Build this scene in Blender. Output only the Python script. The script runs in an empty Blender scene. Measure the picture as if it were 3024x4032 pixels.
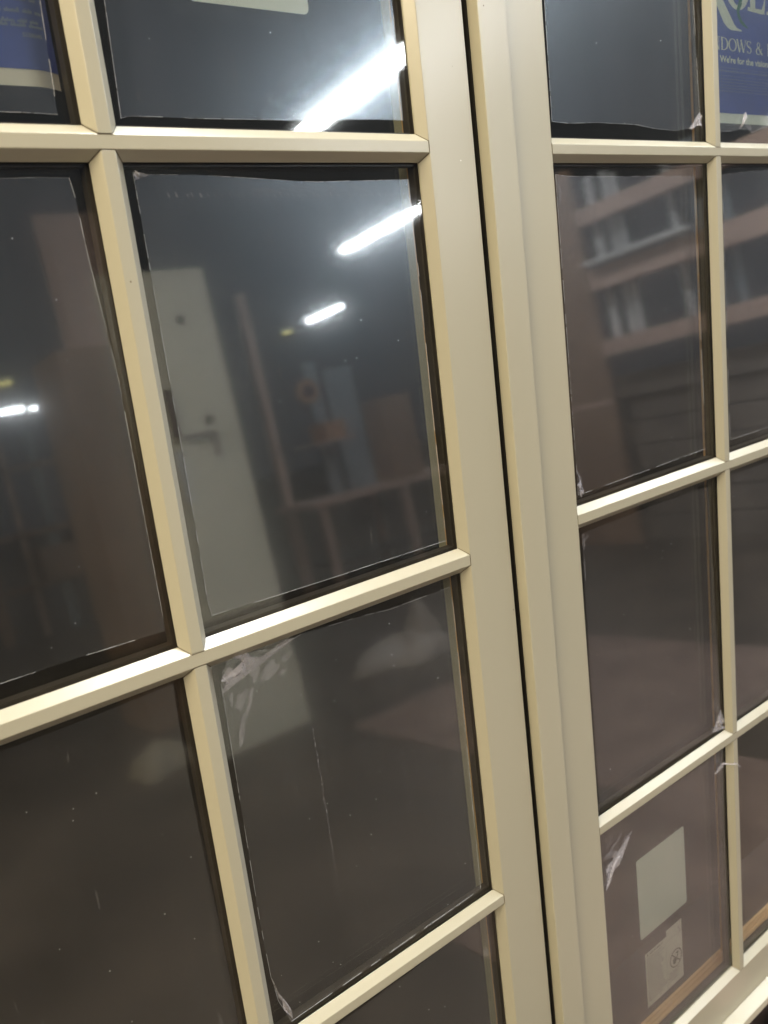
import bpy, bmesh, math, random
from mathutils import Matrix, Vector
random.seed(7)
S = bpy.context.scene
COL = S.collection

# ------------------------------------------------------------------ camera
TILT = math.radians(10.0)            # the unit leans back on its cart by ten degrees
cam_d = bpy.data.cameras.new("camera")
cam = bpy.data.objects.new("camera", cam_d)
COL.objects.link(cam)
cam_d.sensor_fit = 'HORIZONTAL'
cam_d.sensor_width = 36.0
cam_d.lens = 36.0 * 3441.4 / 3024.0
cam_d.clip_start = 0.02
cam_d.clip_end = 200.0
# axes of the camera in the window's own frame (x along it, y into it, z up it)
RIGHT = Vector((0.77716458, -0.61819461, -0.1176887))
DOWN = Vector((-0.2323481, -0.1080788, -0.96660919))
FWD = Vector((0.58483294, 0.77855918, -0.22763136))
TM = Matrix.Rotation(-TILT, 3, 'X')
PIV = Vector((0, 0, 0.3))
def W(p):                            # window frame -> world
    return TM @ (Vector(p) - PIV) + PIV
rm = Matrix((TM @ RIGHT, -(TM @ DOWN), -(TM @ FWD))).transposed()
cam.matrix_world = Matrix.Translation(W((0, -0.7, 1.55))) @ rm.to_4x4()
cam_d.dof.use_dof = True
cam_d.dof.focus_distance = 0.92
cam_d.dof.aperture_fstop = 9.0
S.camera = cam

# ------------------------------------------------------------------ world: the dim air of the hall
world = bpy.data.worlds.new("World")
S.world = world
world.use_nodes = True
bg = world.node_tree.nodes['Background']
bg.inputs['Color'].default_value = (0.80, 0.86, 1.0, 1)
bg.inputs['Strength'].default_value = 0.07

# ------------------------------------------------------------------ exposure
S.view_settings.view_transform = 'Standard'
S.view_settings.look = 'None'
S.view_settings.exposure = 0.12
S.view_settings.gamma = 1.0
S.cycles.transparent_max_bounces = 20
S.cycles.max_bounces = 5
S.cycles.diffuse_bounces = 2
S.cycles.glossy_bounces = 3
S.cycles.caustics_reflective = False
S.cycles.caustics_refractive = False
S.cycles.sample_clamp_indirect = 6.0
S.cycles.use_denoising = True
S.cycles.use_adaptive_sampling = True
S.cycles.adaptive_threshold = 0.025
LAMP = 60.0                          # radiance of the strip lights

# ------------------------------------------------------------------ materials
def mat(name):
    m = bpy.data.materials.new(name); m.use_nodes = True
    nt = m.node_tree; nt.nodes.clear()
    return m, nt, nt.nodes, nt.links
def N(nodes, t, **kw):
    n = nodes.new(t)
    for k, v in kw.items(): setattr(n, k, v)
    return n
def coords(nodes, links, scale=(1, 1, 1)):
    tc = N(nodes, 'ShaderNodeTexCoord'); mp = N(nodes, 'ShaderNodeMapping')
    mp.inputs['Scale'].default_value = scale
    links.new(tc.outputs['Object'], mp.inputs['Vector'])
    return mp.outputs['Vector']
def math_n(nodes, links, op, a, b=None, clamp=False):
    n = N(nodes, 'ShaderNodeMath', operation=op); n.use_clamp = clamp
    for i, v in enumerate((a, b)):
        if v is None: continue
        if isinstance(v, (int, float)): n.inputs[i].default_value = v
        else: links.new(v, n.inputs[i])
    return n.outputs[0]
def ramp(nodes, links, fac, stops):
    r = N(nodes, 'ShaderNodeValToRGB')
    while len(r.color_ramp.elements) < len(stops): r.color_ramp.elements.new(0.5)
    for e, (p, c) in zip(r.color_ramp.elements, stops):
        e.position = p; e.color = c if len(c) == 4 else (*c, 1)
    links.new(fac, r.inputs['Fac'])
    return r.outputs['Color']
def schlick(nodes, links, f0):
    g = N(nodes, 'ShaderNodeNewGeometry')
    d = N(nodes, 'ShaderNodeVectorMath', operation='DOT_PRODUCT')
    links.new(g.outputs['Incoming'], d.inputs[0]); links.new(g.outputs['Normal'], d.inputs[1])
    c = math_n(nodes, links, 'ABSOLUTE', d.outputs['Value'])
    p = math_n(nodes, links, 'POWER', math_n(nodes, links, 'SUBTRACT', 1.0, c), 5.0)
    return math_n(nodes, links, 'ADD', math_n(nodes, links, 'MULTIPLY', p, 1 - f0), f0)
def simple(name, col, rough=0.6, spec=0.4, var=0.12, scale=6.0, bump=0.0, bscale=60.0, stretch=(1, 1, 1), metal=0.0):
    m, nt, nd, lk = mat(name)
    out = N(nd, 'ShaderNodeOutputMaterial'); b = N(nd, 'ShaderNodeBsdfPrincipled')
    lk.new(b.outputs[0], out.inputs[0])
    v = coords(nd, lk, stretch)
    n = N(nd, 'ShaderNodeTexNoise'); n.inputs['Scale'].default_value = scale; n.inputs['Detail'].default_value = 5
    lk.new(v, n.inputs['Vector'])
    lo = tuple(c * (1 - var) for c in col); hi = tuple(min(1, c * (1 + var)) for c in col)
    lk.new(ramp(nd, lk, n.outputs['Fac'], [(0.3, lo), (0.7, hi)]), b.inputs['Base Color'])
    b.inputs['Roughness'].default_value = rough
    b.inputs['Specular IOR Level'].default_value = spec
    b.inputs['Metallic'].default_value = metal
    if bump:
        n2 = N(nd, 'ShaderNodeTexNoise'); n2.inputs['Scale'].default_value = bscale; n2.inputs['Detail'].default_value = 3
        lk.new(v, n2.inputs['Vector'])
        bp = N(nd, 'ShaderNodeBump'); bp.inputs['Strength'].default_value = bump; bp.inputs['Distance'].default_value = 0.01
        lk.new(n2.outputs['Fac'], bp.inputs['Height']); lk.new(bp.outputs[0], b.inputs['Normal'])
    return m
def emit(name, col, s):
    m, nt, nd, lk = mat(name)
    out = N(nd, 'ShaderNodeOutputMaterial'); e = N(nd, 'ShaderNodeEmission')
    e.inputs['Color'].default_value = (*col, 1); e.inputs['Strength'].default_value = s
    lk.new(e.outputs[0], out.inputs[0])
    return m

def paint_material():
    m, nt, nd, lk = mat("cream_paint")
    out = N(nd, 'ShaderNodeOutputMaterial'); b = N(nd, 'ShaderNodeBsdfPrincipled')
    lk.new(b.outputs[0], out.inputs[0])
    v = coords(nd, lk)
    n = N(nd, 'ShaderNodeTexNoise'); n.inputs['Scale'].default_value = 4; n.inputs['Detail'].default_value = 1
    lk.new(v, n.inputs['Vector'])
    base = ramp(nd, lk, n.outputs['Fac'], [(0.2, (0.436, 0.409, 0.318)), (0.8, (0.464, 0.430, 0.330))])
    # a few specks of dust and nicks
    vo = N(nd, 'ShaderNodeTexVoronoi'); vo.inputs['Scale'].default_value = 55
    lk.new(v, vo.inputs['Vector'])
    sp = math_n(nd, lk, 'LESS_THAN', vo.outputs['Distance'], 0.045)
    sc = N(nd, 'ShaderNodeSeparateColor'); lk.new(vo.outputs['Color'], sc.inputs[0])
    gate = math_n(nd, lk, 'GREATER_THAN', sc.outputs[0], 0.94)
    f = math_n(nd, lk, 'MULTIPLY', sp, gate)
    mx = N(nd, 'ShaderNodeMix', data_type='RGBA')
    lk.new(f, mx.inputs['Factor']); lk.new(base, mx.inputs[6])
    dirt = ramp(nd, lk, sc.outputs[1], [(0.45, (0.16, 0.12, 0.08)), (0.55, (0.85, 0.84, 0.8))])
    lk.new(dirt, mx.inputs[7])
    lk.new(mx.outputs[2], b.inputs['Base Color'])
    b.inputs['Roughness'].default_value = 0.275
    b.inputs['Specular IOR Level'].default_value = 0.75
    return m

def glass_material():
    m, nt, nd, lk = mat("window_glass")
    out = N(nd, 'ShaderNodeOutputMaterial')
    t = N(nd, 'ShaderNodeBsdfTransparent'); t.inputs['Color'].default_value = (0.975, 0.985, 0.975, 1)
    g = N(nd, 'ShaderNodeBsdfGlossy'); g.inputs['Roughness'].default_value = 0.034
    mx = N(nd, 'ShaderNodeMixShader')
    lk.new(schlick(nd, lk, 0.055), mx.inputs[0]); lk.new(t.outputs[0], mx.inputs[1]); lk.new(g.outputs[0], mx.inputs[2])
    lk.new(mx.outputs[0], out.inputs[0])
    return m

def film_material():
    m, nt, nd, lk = mat("protective_film")
    out = N(nd, 'ShaderNodeOutputMaterial')
    v = coords(nd, lk)
    # soft waves in the sheet
    n = N(nd, 'ShaderNodeTexNoise'); n.inputs['Scale'].default_value = 7; n.inputs['Detail'].default_value = 2
    lk.new(v, n.inputs['Vector'])
    bp = N(nd, 'ShaderNodeBump'); bp.inputs['Strength'].default_value = 0.02; bp.inputs['Distance'].default_value = 0.01
    lk.new(n.outputs['Fac'], bp.inputs['Height'])
    t = N(nd, 'ShaderNodeBsdfTransparent'); t.inputs['Color'].default_value = (0.97, 0.97, 0.975, 1)
    g = N(nd, 'ShaderNodeBsdfGlossy'); g.inputs['Roughness'].default_value = 0.085
    lk.new(bp.outputs[0], g.inputs['Normal'])
    m1 = N(nd, 'ShaderNodeMixShader')
    lk.new(schlick(nd, lk, 0.045), m1.inputs[0]); lk.new(t.outputs[0], m1.inputs[1]); lk.new(g.outputs[0], m1.inputs[2])
    # haze of the plastic: a broad lobe, streaky along the roll
    st = N(nd, 'ShaderNodeTexNoise'); st.inputs['Scale'].default_value = 10; st.inputs['Detail'].default_value = 4
    lk.new(coords(nd, lk, (5, 5, 0.6)), st.inputs['Vector'])
    h = N(nd, 'ShaderNodeBsdfGlossy'); h.inputs['Roughness'].default_value = 0.42
    h.inputs['Color'].default_value = (0.93, 0.96, 1.0, 1)
    gr = N(nd, 'ShaderNodeTexNoise'); gr.inputs['Scale'].default_value = 420; gr.inputs['Detail'].default_value = 2
    lk.new(v, gr.inputs['Vector'])
    hfac = math_n(nd, lk, 'ADD', math_n(nd, lk, 'MULTIPLY', st.outputs['Fac'], 0.03), 0.008)
    hfac = math_n(nd, lk, 'ADD', hfac, math_n(nd, lk, 'MULTIPLY', gr.outputs['Fac'], 0.018))
    m2 = N(nd, 'ShaderNodeMixShader')
    lk.new(hfac, m2.inputs[0]); lk.new(m1.outputs[0], m2.inputs[1]); lk.new(h.outputs[0], m2.inputs[2])
    # tighter halo round bright lamps
    h2 = N(nd, 'ShaderNodeBsdfGlossy'); h2.inputs['Roughness'].default_value = 0.24
    h2.inputs['Color'].default_value = (0.72, 0.88, 1.0, 1)
    m2b = N(nd, 'ShaderNodeMixShader'); m2b.inputs[0].default_value = 0.056
    lk.new(m2.outputs[0], m2b.inputs[1]); lk.new(h2.outputs[0], m2b.inputs[2])
    h3 = N(nd, 'ShaderNodeBsdfGlossy'); h3.inputs['Roughness'].default_value = 0.13
    h3.inputs['Color'].default_value = (0.74, 0.89, 1.0, 1)
    m2c = N(nd, 'ShaderNodeMixShader'); m2c.inputs[0].default_value = 0.022
    lk.new(m2b.outputs[0], m2c.inputs[1]); lk.new(h3.outputs[0], m2c.inputs[2])
    # dust, specks, fine scratches
    vo = N(nd, 'ShaderNodeTexVoronoi'); vo.inputs['Scale'].default_value = 85; vo.inputs['Randomness'].default_value = 1
    lk.new(v, vo.inputs['Vector'])
    sc = N(nd, 'ShaderNodeSeparateColor'); lk.new(vo.outputs['Color'], sc.inputs[0])
    rad = math_n(nd, lk, 'MULTIPLY', math_n(nd, lk, 'POWER', sc.outputs[1], 4.0), 0.12)
    sp = math_n(nd, lk, 'MULTIPLY', math_n(nd, lk, 'LESS_THAN', vo.outputs['Distance'], rad), math_n(nd, lk, 'GREATER_THAN', sc.outputs[0], 0.66))
    scv = N(nd, 'ShaderNodeTexNoise'); scv.inputs['Scale'].default_value = 30; scv.inputs['Detail'].default_value = 6
    lk.new(coords(nd, lk, (6, 6, 0.55)), scv.inputs['Vector'])
    scr = math_n(nd, lk, 'GREATER_THAN', scv.outputs['Fac'], 0.715)
    dust = N(nd, 'ShaderNodeTexNoise'); dust.inputs['Scale'].default_value = 4; dust.inputs['Detail'].default_value = 8
    lk.new(v, dust.inputs['Vector'])
    dc = N(nd, 'ShaderNodeMapRange'); dc.inputs[1].default_value = 0.42; dc.inputs[2].default_value = 0.75; dc.inputs[3].default_value = 0.0; dc.inputs[4].default_value = 0.011
    lk.new(dust.outputs['Fac'], dc.inputs[0])
    df = math_n(nd, lk, 'MULTIPLY', dc.outputs[0], math_n(nd, lk, 'ADD', gr.outputs['Fac'], 0.5))
    ff = math_n(nd, lk, 'ADD', math_n(nd, lk, 'MULTIPLY', sp, 0.06), math_n(nd, lk, 'MULTIPLY', scr, 0.05))
    ff = math_n(nd, lk, 'ADD', ff, df, clamp=True)
    gl = N(nd, 'ShaderNodeBsdfGlossy'); gl.inputs['Roughness'].default_value = 0.42
    gm = N(nd, 'ShaderNodeMixShader')
    lk.new(math_n(nd, lk, 'MULTIPLY', math_n(nd, lk, 'MULTIPLY', sp, sc.outputs[2]), 0.55), gm.inputs[0]); lk.new(m2c.outputs[0], gm.inputs[1]); lk.new(gl.outputs[0], gm.inputs[2])
    d = N(nd, 'ShaderNodeBsdfDiffuse'); d.inputs['Color'].default_value = (0.82, 0.77, 0.72, 1)
    m3 = N(nd, 'ShaderNodeMixShader')
    lk.new(ff, m3.inputs[0]); lk.new(gm.outputs[0], m3.inputs[1]); lk.new(d.outputs[0], m3.inputs[2])
    lk.new(m3.outputs[0], out.inputs[0])
    return m

def milky(name, opacity, col=(0.72, 0.69, 0.76)):
    m, nt, nd, lk = mat(name)
    out = N(nd, 'ShaderNodeOutputMaterial')
    t = N(nd, 'ShaderNodeBsdfTransparent')
    b = N(nd, 'ShaderNodeBsdfPrincipled'); b.inputs['Base Color'].default_value = (*col, 1)
    b.inputs['Roughness'].default_value = 0.3
    n = N(nd, 'ShaderNodeTexNoise'); n.inputs['Scale'].default_value = 90; n.inputs['Detail'].default_value = 4
    lk.new(coords(nd, lk), n.inputs['Vector'])
    f = math_n(nd, lk, 'MULTIPLY', math_n(nd, lk, 'ADD', n.outputs['Fac'], 0.5), opacity, clamp=True)
    mx = N(nd, 'ShaderNodeMixShader')
    lk.new(f, mx.inputs[0]); lk.new(t.outputs[0], mx.inputs[1]); lk.new(b.outputs[0], mx.inputs[2])
    lk.new(mx.outputs[0], out.inputs[0])
    return m

def wood(name, c1, c2, axis=(1, 12, 12), rough=0.55):
    m, nt, nd, lk = mat(name)
    out = N(nd, 'ShaderNodeOutputMaterial'); b = N(nd, 'ShaderNodeBsdfPrincipled')
    lk.new(b.outputs[0], out.inputs[0])
    n = N(nd, 'ShaderNodeTexNoise'); n.inputs['Scale'].default_value = 5; n.inputs['Detail'].default_value = 7
    n.inputs['Distortion'].default_value = 0.6
    lk.new(coords(nd, lk, axis), n.inputs['Vector'])
    lk.new(ramp(nd, lk, n.outputs['Fac'], [(0.3, c1), (0.68, c2)]), b.inputs['Base Color'])
    b.inputs['Roughness'].default_value = rough
    return m

PAINT = paint_material()
GLASS = glass_material()
FILM = film_material()
EDGE = milky("film_edge", 0.30, (0.85, 0.86, 0.9))
CURL = milky("curled_film", 0.30)
RESID = milky("film_residue", 0.12)
DRIP = milky("dried_drip", 0.10)
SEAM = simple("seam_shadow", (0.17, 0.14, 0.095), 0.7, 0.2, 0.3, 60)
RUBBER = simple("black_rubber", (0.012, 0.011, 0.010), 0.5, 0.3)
BRONZE = simple("bronze_spacer", (0.060, 0.050, 0.040), 0.38, 0.5, 0.2, 20)
PINE = wood("pine_interior", (0.78, 0.46, 0.21), (0.92, 0.60, 0.32))
LABELW = simple("white_paper", (0.93, 0.97, 0.87), 0.55, 0.3, 0.05, 12)
LABELP = simple("warm_paper", (0.86, 0.80, 0.72), 0.55, 0.3, 0.05, 12)
BLUE = simple("blue_print", (0.080, 0.120, 0.46), 0.4, 0.4, 0.16, 14)
INKW = simple("pale_ink", (0.84, 0.87, 0.76), 0.5, 0.3, 0.04)
INKG = simple("green_ink", (0.03, 0.17, 0.11), 0.5, 0.3, 0.1)
INKF = simple("faded_ink", (0.26, 0.31, 0.44), 0.5, 0.3, 0.2, 60)
INKD = simple("grey_ink", (0.09, 0.09, 0.085), 0.6, 0.3, 0.2, 60)
FLOOR = simple("concrete", (0.088, 0.066, 0.051), 0.6, 0.35, 0.45, 1.6, 0.15, 30)
BACKING = simple("dark_backing", (0.022, 0.019, 0.017), 0.75, 0.2, 0.3, 5, 0.3, 12)
CART = simple("cart_steel", (0.018, 0.016, 0.015), 0.6, 0.3, 0.3, 8)
PINK = simple("pink_foam", (0.72, 0.47, 0.43), 0.8, 0.2, 0.08, 20, 0.4, 60)
HOUSING = simple("white_enamel", (0.7, 0.7, 0.68), 0.4, 0.4, 0.04)
TUBE = emit("cool_tube", (0.93, 0.97, 1.0), LAMP)
TUBEW = emit("warm_tube", (1.0, 0.86, 0.60), LAMP)
TUBEY = emit("yellow_tube", (1.0, 0.86, 0.30), LAMP * 0.07)
DOORM = simple("primed_door", (0.82, 0.76, 0.63), 0.6, 0.3, 0.05, 3)
BOARD = wood("rack_timber", (0.52, 0.36, 0.30), (0.66, 0.47, 0.40), (9, 1, 9))
CARD = simple("brown_card", (0.33, 0.215, 0.155), 0.75, 0.2, 0.15, 3)
STEEL = simple("dark_steel", (0.05, 0.05, 0.05), 0.5, 0.4, 0.2)
WHITEB = simple("white_trim", (0.84, 0.83, 0.84), 0.5, 0.4, 0.06)
SLATE = simple("slate_board", (0.30, 0.34, 0.38), 0.5, 0.4, 0.1)
BAGM = simple("pale_plastic", (0.40, 0.34, 0.30), 0.45, 0.5, 0.15, 6, 0.4, 14)
CLOTHM = simple("cream_cloth", (0.38, 0.33, 0.26), 0.9, 0.1, 0.15, 8, 0.5, 20)
KRAFT = simple("added_kraft_sheet", (0.22, 0.155, 0.13), 0.7, 0.2, 0.25, 5, 0.3, 20)
STOCK = simple("weathered_boards", (0.20, 0.165, 0.145), 0.7, 0.2, 0.3, 4)
LATCH = simple("dull_metal", (0.24, 0.20, 0.19), 0.5, 0.4, 0.3, 30)
ORANGE = simple("orange_card", (0.45, 0.24, 0.14), 0.7, 0.2, 0.1)

# ------------------------------------------------------------------ helpers
def obj(name, verts, faces, m, parent=None, smooth=False):
    me = bpy.data.meshes.new(name); me.from_pydata([tuple(v) for v in verts], [], faces)
    me.materials.append(m)
    bm = bmesh.new(); bm.from_mesh(me); bmesh.ops.recalc_face_normals(bm, faces=bm.faces); bm.to_mesh(me); bm.free()
    if smooth:
        for p in me.polygons: p.use_smooth = True
    o = bpy.data.objects.new(name, me); COL.objects.link(o)
    if parent: o.parent = parent
    return o
def tag(o, label=None, cat=None, group=None, kind=None):
    if label: o['label'] = label
    if cat: o['category'] = cat
    if group: o['group'] = group
    if kind: o['kind'] = kind
    return o
def empty(name, loc, rot=(0, 0, 0)):
    o = bpy.data.objects.new(name, None); COL.objects.link(o)
    o.empty_display_size = 0.1; o.location = loc; o.rotation_euler = rot
    return o
CUBE_F = [(0, 1, 2, 3), (4, 7, 6, 5), (0, 4, 5, 1), (1, 5, 6, 2), (2, 6, 7, 3), (3, 7, 4, 0)]
def box_v(x0, x1, y0, y1, z0, z1):
    return [(x0, y0, z0), (x1, y0, z0), (x1, y0, z1), (x0, y0, z1), (x0, y1, z0), (x1, y1, z0), (x1, y1, z1), (x0, y1, z1)]
class MB:
    def __init__(s): s.v = []; s.f = []
    def add(s, v, f):
        n = len(s.v); s.v += list(v); s.f += [tuple(i + n for i in q) for q in f]; return s
    def box(s, *a): return s.add(box_v(*a), CUBE_F)
    def bar(s, a, b, w, h, up=(0, 0, 1)):
        a, b = Vector(a), Vector(b); d = (b - a).normalized(); u = Vector(up)
        r = d.cross(u).normalized(); u = r.cross(d)
        c = []
        for p in (a, b):
            c += [p - r * w / 2 - u * h / 2, p + r * w / 2 - u * h / 2, p + r * w / 2 + u * h / 2, p - r * w / 2 + u * h / 2]
        return s.add(c, CUBE_F)
    def prism(s, poly, fn0, fn1):
        n = len(poly); v = [fn0(p) for p in poly] + [fn1(p) for p in poly]
        f = [tuple(range(n)), tuple(range(2 * n - 1, n - 1, -1))] + [(i, (i + 1) % n, n + (i + 1) % n, n + i) for i in range(n)]
        return s.add(v, f)
    def cyl(s, c, axis, r, h, n=20, r2=None):
        r2 = r if r2 is None else r2
        a = Vector(axis).normalized(); u = a.orthogonal().normalized(); w = a.cross(u); c = Vector(c)
        v = [c + (u * math.cos(t) + w * math.sin(t)) * r for t in [2 * math.pi * i / n for i in range(n)]]
        v += [c + a * h + (u * math.cos(t) + w * math.sin(t)) * r2 for t in [2 * math.pi * i / n for i in range(n)]]
        f = [tuple(range(n))[::-1], tuple(range(n, 2 * n))] + [(i, (i + 1) % n, n + (i + 1) % n, n + i) for i in range(n)]
        return s.add(v, f)
    def build(s, name, m, parent=None, smooth=False): return obj(name, s.v, s.f, m, parent, smooth)
def soften(o, w=0.0006, seg=2, ang=20):
    b = o.modifiers.new("soft_edges", 'BEVEL'); b.width = w; b.segments = seg
    b.limit_method = 'ANGLE'; b.angle_limit = math.radians(ang); b.harden_normals = False
    return o

# ------------------------------------------------------------------ setting
g = MB().box(-40, 60, -60, 20, -0.2, 0.0).build('floor', FLOOR); tag(g, kind='structure')

# ------------------------------------------------------------------ the glazed unit, in its own leaning frame
BV = 0.0084        # sideways run of every bevel
DP = 0.0095        # depth of the bevels down to the glazing
GY = 0.0110        # face of the outer glass
ZB, ZT = 0.3173, 2.2080
ROWS_H = [(1.7060, 1.6950), (1.2687, 1.2564), (0.8273, 0.8158)]    # muntin flats, top and bottom
RAIL_T, HEAD_B = 0.3833, 2.1360
BASE = 0.30

class Leaf:
    def __init__(s, name, x_left, x_right, label):
        s.org = Vector(((x_left + x_right) / 2, 0, ZB))
        s.root = empty(name, W(s.org), (-TILT, 0, 0))
        tag(s.root, label, 'window', 'paired leaves of one window')
    def L(s, p): return (p[0] - s.org.x, p[1] - s.org.y, p[2] - s.org.z)
    def part(s, mb, name, m, parent=None, smooth=False):
        return obj(name, [s.L(v) for v in mb.v], mb.f, m, parent or s.root, smooth)

def frustum_bar(x0, x1, z0, z1, bx0, bx1, bz0, bz1):
    """front face x0..x1, z0..z1 at y=0, widening by the given amounts at the glazing"""
    f = [(x0, 0, z0), (x1, 0, z0), (x1, 0, z1), (x0, 0, z1)]
    b = [(x0 - bx0, DP, z0 - bz0), (x1 + bx1, DP, z0 - bz0), (x1 + bx1, DP, z1 + bz1), (x0 - bx0, DP, z1 + bz1)]
    return MB().add(f + b, CUBE_F)

def rect_frame(mb, x0, x1, z0, z1, w, y0, y1):
    mb.box(x0, x1, y0, y1, z1 - w, z1); mb.box(x0, x1, y0, y1, z0, z0 + w)
    mb.box(x0, x0 + w, y0, y1, z0 + w, z1 - w); mb.box(x1 - w, x1, y0, y1, z0 + w, z1 - w)

def wood_profile(o, s=1):
    # stepped inner moulding: (y, rise above the sight line)
    return [(0.0294, 0.0), (0.0294, 0.004), (0.034, 0.0055), (0.0345, 0.0095), (0.0375, 0.0100), (0.038, 0.0075), (0.0395, 0.0075), (0.040, 0.0105), (0.044, 0.0110), (0.044, 0.0)]

def build_leaf(lf, stL, vm, stR, rail_style):
    """stL, stR = (outer, inner) flat edges of the stiles; vm = flat of the upright muntin"""
    xl, xr = stL[1], stR[1]
    # stiles
    for (o, i) in (stL, stR):
        sgn = 1 if i > o else -1
        prof = [(o, 0), (i, 0), (i + sgn * BV, DP), (i + sgn * BV, 0.0115), (i, 0.0125), (i, 0.052), (o, 0.052)]
        mb = MB().prism(prof, lambda p: (p[0], p[1], ZB), lambda p: (p[0], p[1], ZT))
        soften(lf.part(mb, 'stile', PAINT))
    # rails
    for nm, prof in (('bottom_rail', [(ZB, 0), (RAIL_T, 0), (RAIL_T + BV, DP), (RAIL_T + BV, 0.0115), (RAIL_T, 0.0125), (RAIL_T, 0.052), (ZB, 0.052)]),
                     ('top_rail', [(ZT, 0), (HEAD_B, 0), (HEAD_B - BV, DP), (HEAD_B - BV, 0.0115), (HEAD_B, 0.0125), (HEAD_B, 0.052), (ZT, 0.052)])):
        mb = MB().prism(prof, lambda p: (xl + min(BV, BV * p[1] / DP) * (1 if p[1] < 0.0116 else 0), p[1], p[0]),
                        lambda p: (xr - min(BV, BV * p[1] / DP) * (1 if p[1] < 0.0116 else 0), p[1], p[0]))
        soften(lf.part(mb, nm, PAINT))
    # horizontal muntins, then upright pieces coped between them
    for (zt, zb) in ROWS_H:
        soften(lf.part(frustum_bar(xl + 0.0006, xr - 0.0006, zb, zt, -BV, -BV, BV, BV), 'muntin', PAINT))
    bands = [HEAD_B] + [z for r in ROWS_H for z in r] + [RAIL_T]
    rows = [(bands[2 * k], bands[2 * k + 1]) for k in range(4)]
    for (zt, zb) in rows:
        soften(lf.part(frustum_bar(vm[0], vm[1], zb + 0.0006, zt - 0.0006, BV, BV, -BV, -BV), 'muntin', PAINT))
    cols = [(xl, vm[0]), (vm[1], xr)]
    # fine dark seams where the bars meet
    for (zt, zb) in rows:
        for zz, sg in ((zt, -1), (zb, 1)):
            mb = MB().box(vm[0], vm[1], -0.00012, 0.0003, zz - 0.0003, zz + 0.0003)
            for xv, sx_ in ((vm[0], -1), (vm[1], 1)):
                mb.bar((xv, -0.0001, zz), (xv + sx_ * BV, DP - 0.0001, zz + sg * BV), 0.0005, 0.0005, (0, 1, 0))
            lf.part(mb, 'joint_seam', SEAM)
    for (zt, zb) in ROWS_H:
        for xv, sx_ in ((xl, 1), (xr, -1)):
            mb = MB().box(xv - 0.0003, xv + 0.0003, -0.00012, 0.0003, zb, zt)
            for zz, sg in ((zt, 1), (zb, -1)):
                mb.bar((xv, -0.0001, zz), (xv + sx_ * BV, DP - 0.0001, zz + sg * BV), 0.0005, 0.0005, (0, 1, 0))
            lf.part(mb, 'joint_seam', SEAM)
    # glazing per lite
    for ri, (zt, zb) in enumerate(rows):
        for ci, (xa, xb) in enumerate(cols):
            a, b, c, d = xa + BV, xb - BV, zb + BV, zt - BV
            mb = MB(); rect_frame(mb, a - 0.006, b + 0.006, c - 0.006, d + 0.006, 0.0052, DP + 0.0001, GY)
            lf.part(mb, 'gasket', RUBBER)
            lf.part(MB().box(a - 0.0055, b + 0.0055, GY + 0.0001, 0.0145, c - 0.0055, d + 0.0055), 'glass_pane', GLASS)
            mb = MB(); rect_frame(mb, a - 0.0045, b + 0.0045, c - 0.0045, d + 0.0045, 0.0065, 0.0147, 0.0253)
            lf.part(mb, 'spacer_bar', BRONZE)
            lf.part(MB().box(a - 0.0055, b + 0.0055, 0.0255, 0.0290, c - 0.0055, d + 0.0055), 'glass_pane', GLASS)
    # pine on the inner side: mouldings round the leaf and bars behind the muntins
    a, b, c, d = xl + BV - 0.004, xr - BV + 0.004, RAIL_T + BV - 0.007, HEAD_B - BV + 0.007
    pr = wood_profile(0)
    lf.part(MB().prism(pr, lambda p: (a + p[1], p[0], c + p[1]), lambda p: (b - p[1], p[0], c + p[1])), 'wood_moulding', PINE)
    lf.part(MB().prism(pr, lambda p: (a + p[1], p[0], d - p[1]), lambda p: (b - p[1], p[0], d - p[1])), 'wood_moulding', PINE)
    ps = [(0.0294, -0.003), (0.0294, -0.001), (0.0325, -0.001), (0.033, -0.003), (0.0375, -0.003), (0.0375, -0.012), (0.0294, -0.012)]
    lf.part(MB().prism(ps, lambda p: (a + p[1], p[0], c + 0.019), lambda p: (a + p[1], p[0], d - 0.019)), 'wood_moulding', PINE)
    lf.part(MB().prism(ps, lambda p: (b - p[1], p[0], c + 0.019), lambda p: (b - p[1], p[0], d - 0.019)), 'wood_moulding', PINE)
    for (zt, zb) in ROWS_H:
        pf = [(0.0292, zb - 0.001), (0.0292, zt + 0.001), (0.037, zt - 0.002), (0.037, zb + 0.002)]
        lf.part(MB().prism(pf, lambda p: (a + 0.02, p[0], p[1]), lambda p: (b - 0.02, p[0], p[1])), 'wood_muntin', PINE)
    for (zt, zb) in rows:
        pf = [(0.0292, vm[0] - 0.001), (0.0292, vm[1] + 0.001), (0.0365, vm[1] - 0.002), (0.0365, vm[0] + 0.002)]
        lf.part(MB().prism(pf, lambda p: (p[1], p[0], zb + 0.0005 + (0.018 if zb == RAIL_T else 0)), lambda p: (p[1], p[0], zt - 0.0005 - (0.018 if zt == HEAD_B else 0))), 'wood_muntin', PINE)
    return rows, cols

left = Leaf('window_leaf', -0.1030, 0.7020, "cream window leaf left of the dark gap, strip lights mirrored in its panes")
rowsL, colsL = build_leaf(left, (-0.1030, -0.0397), (0.2937, 0.3053), (0.7020, 0.6387), 0)
right = Leaf('window_leaf', 0.7118, 1.5725, "cream window leaf right of the dark gap, white label low in its pane")
rowsR, colsR = build_leaf(right, (0.7172, 0.8254), (1.1613, 1.1730), (1.5725, 1.5092), 0)
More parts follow.
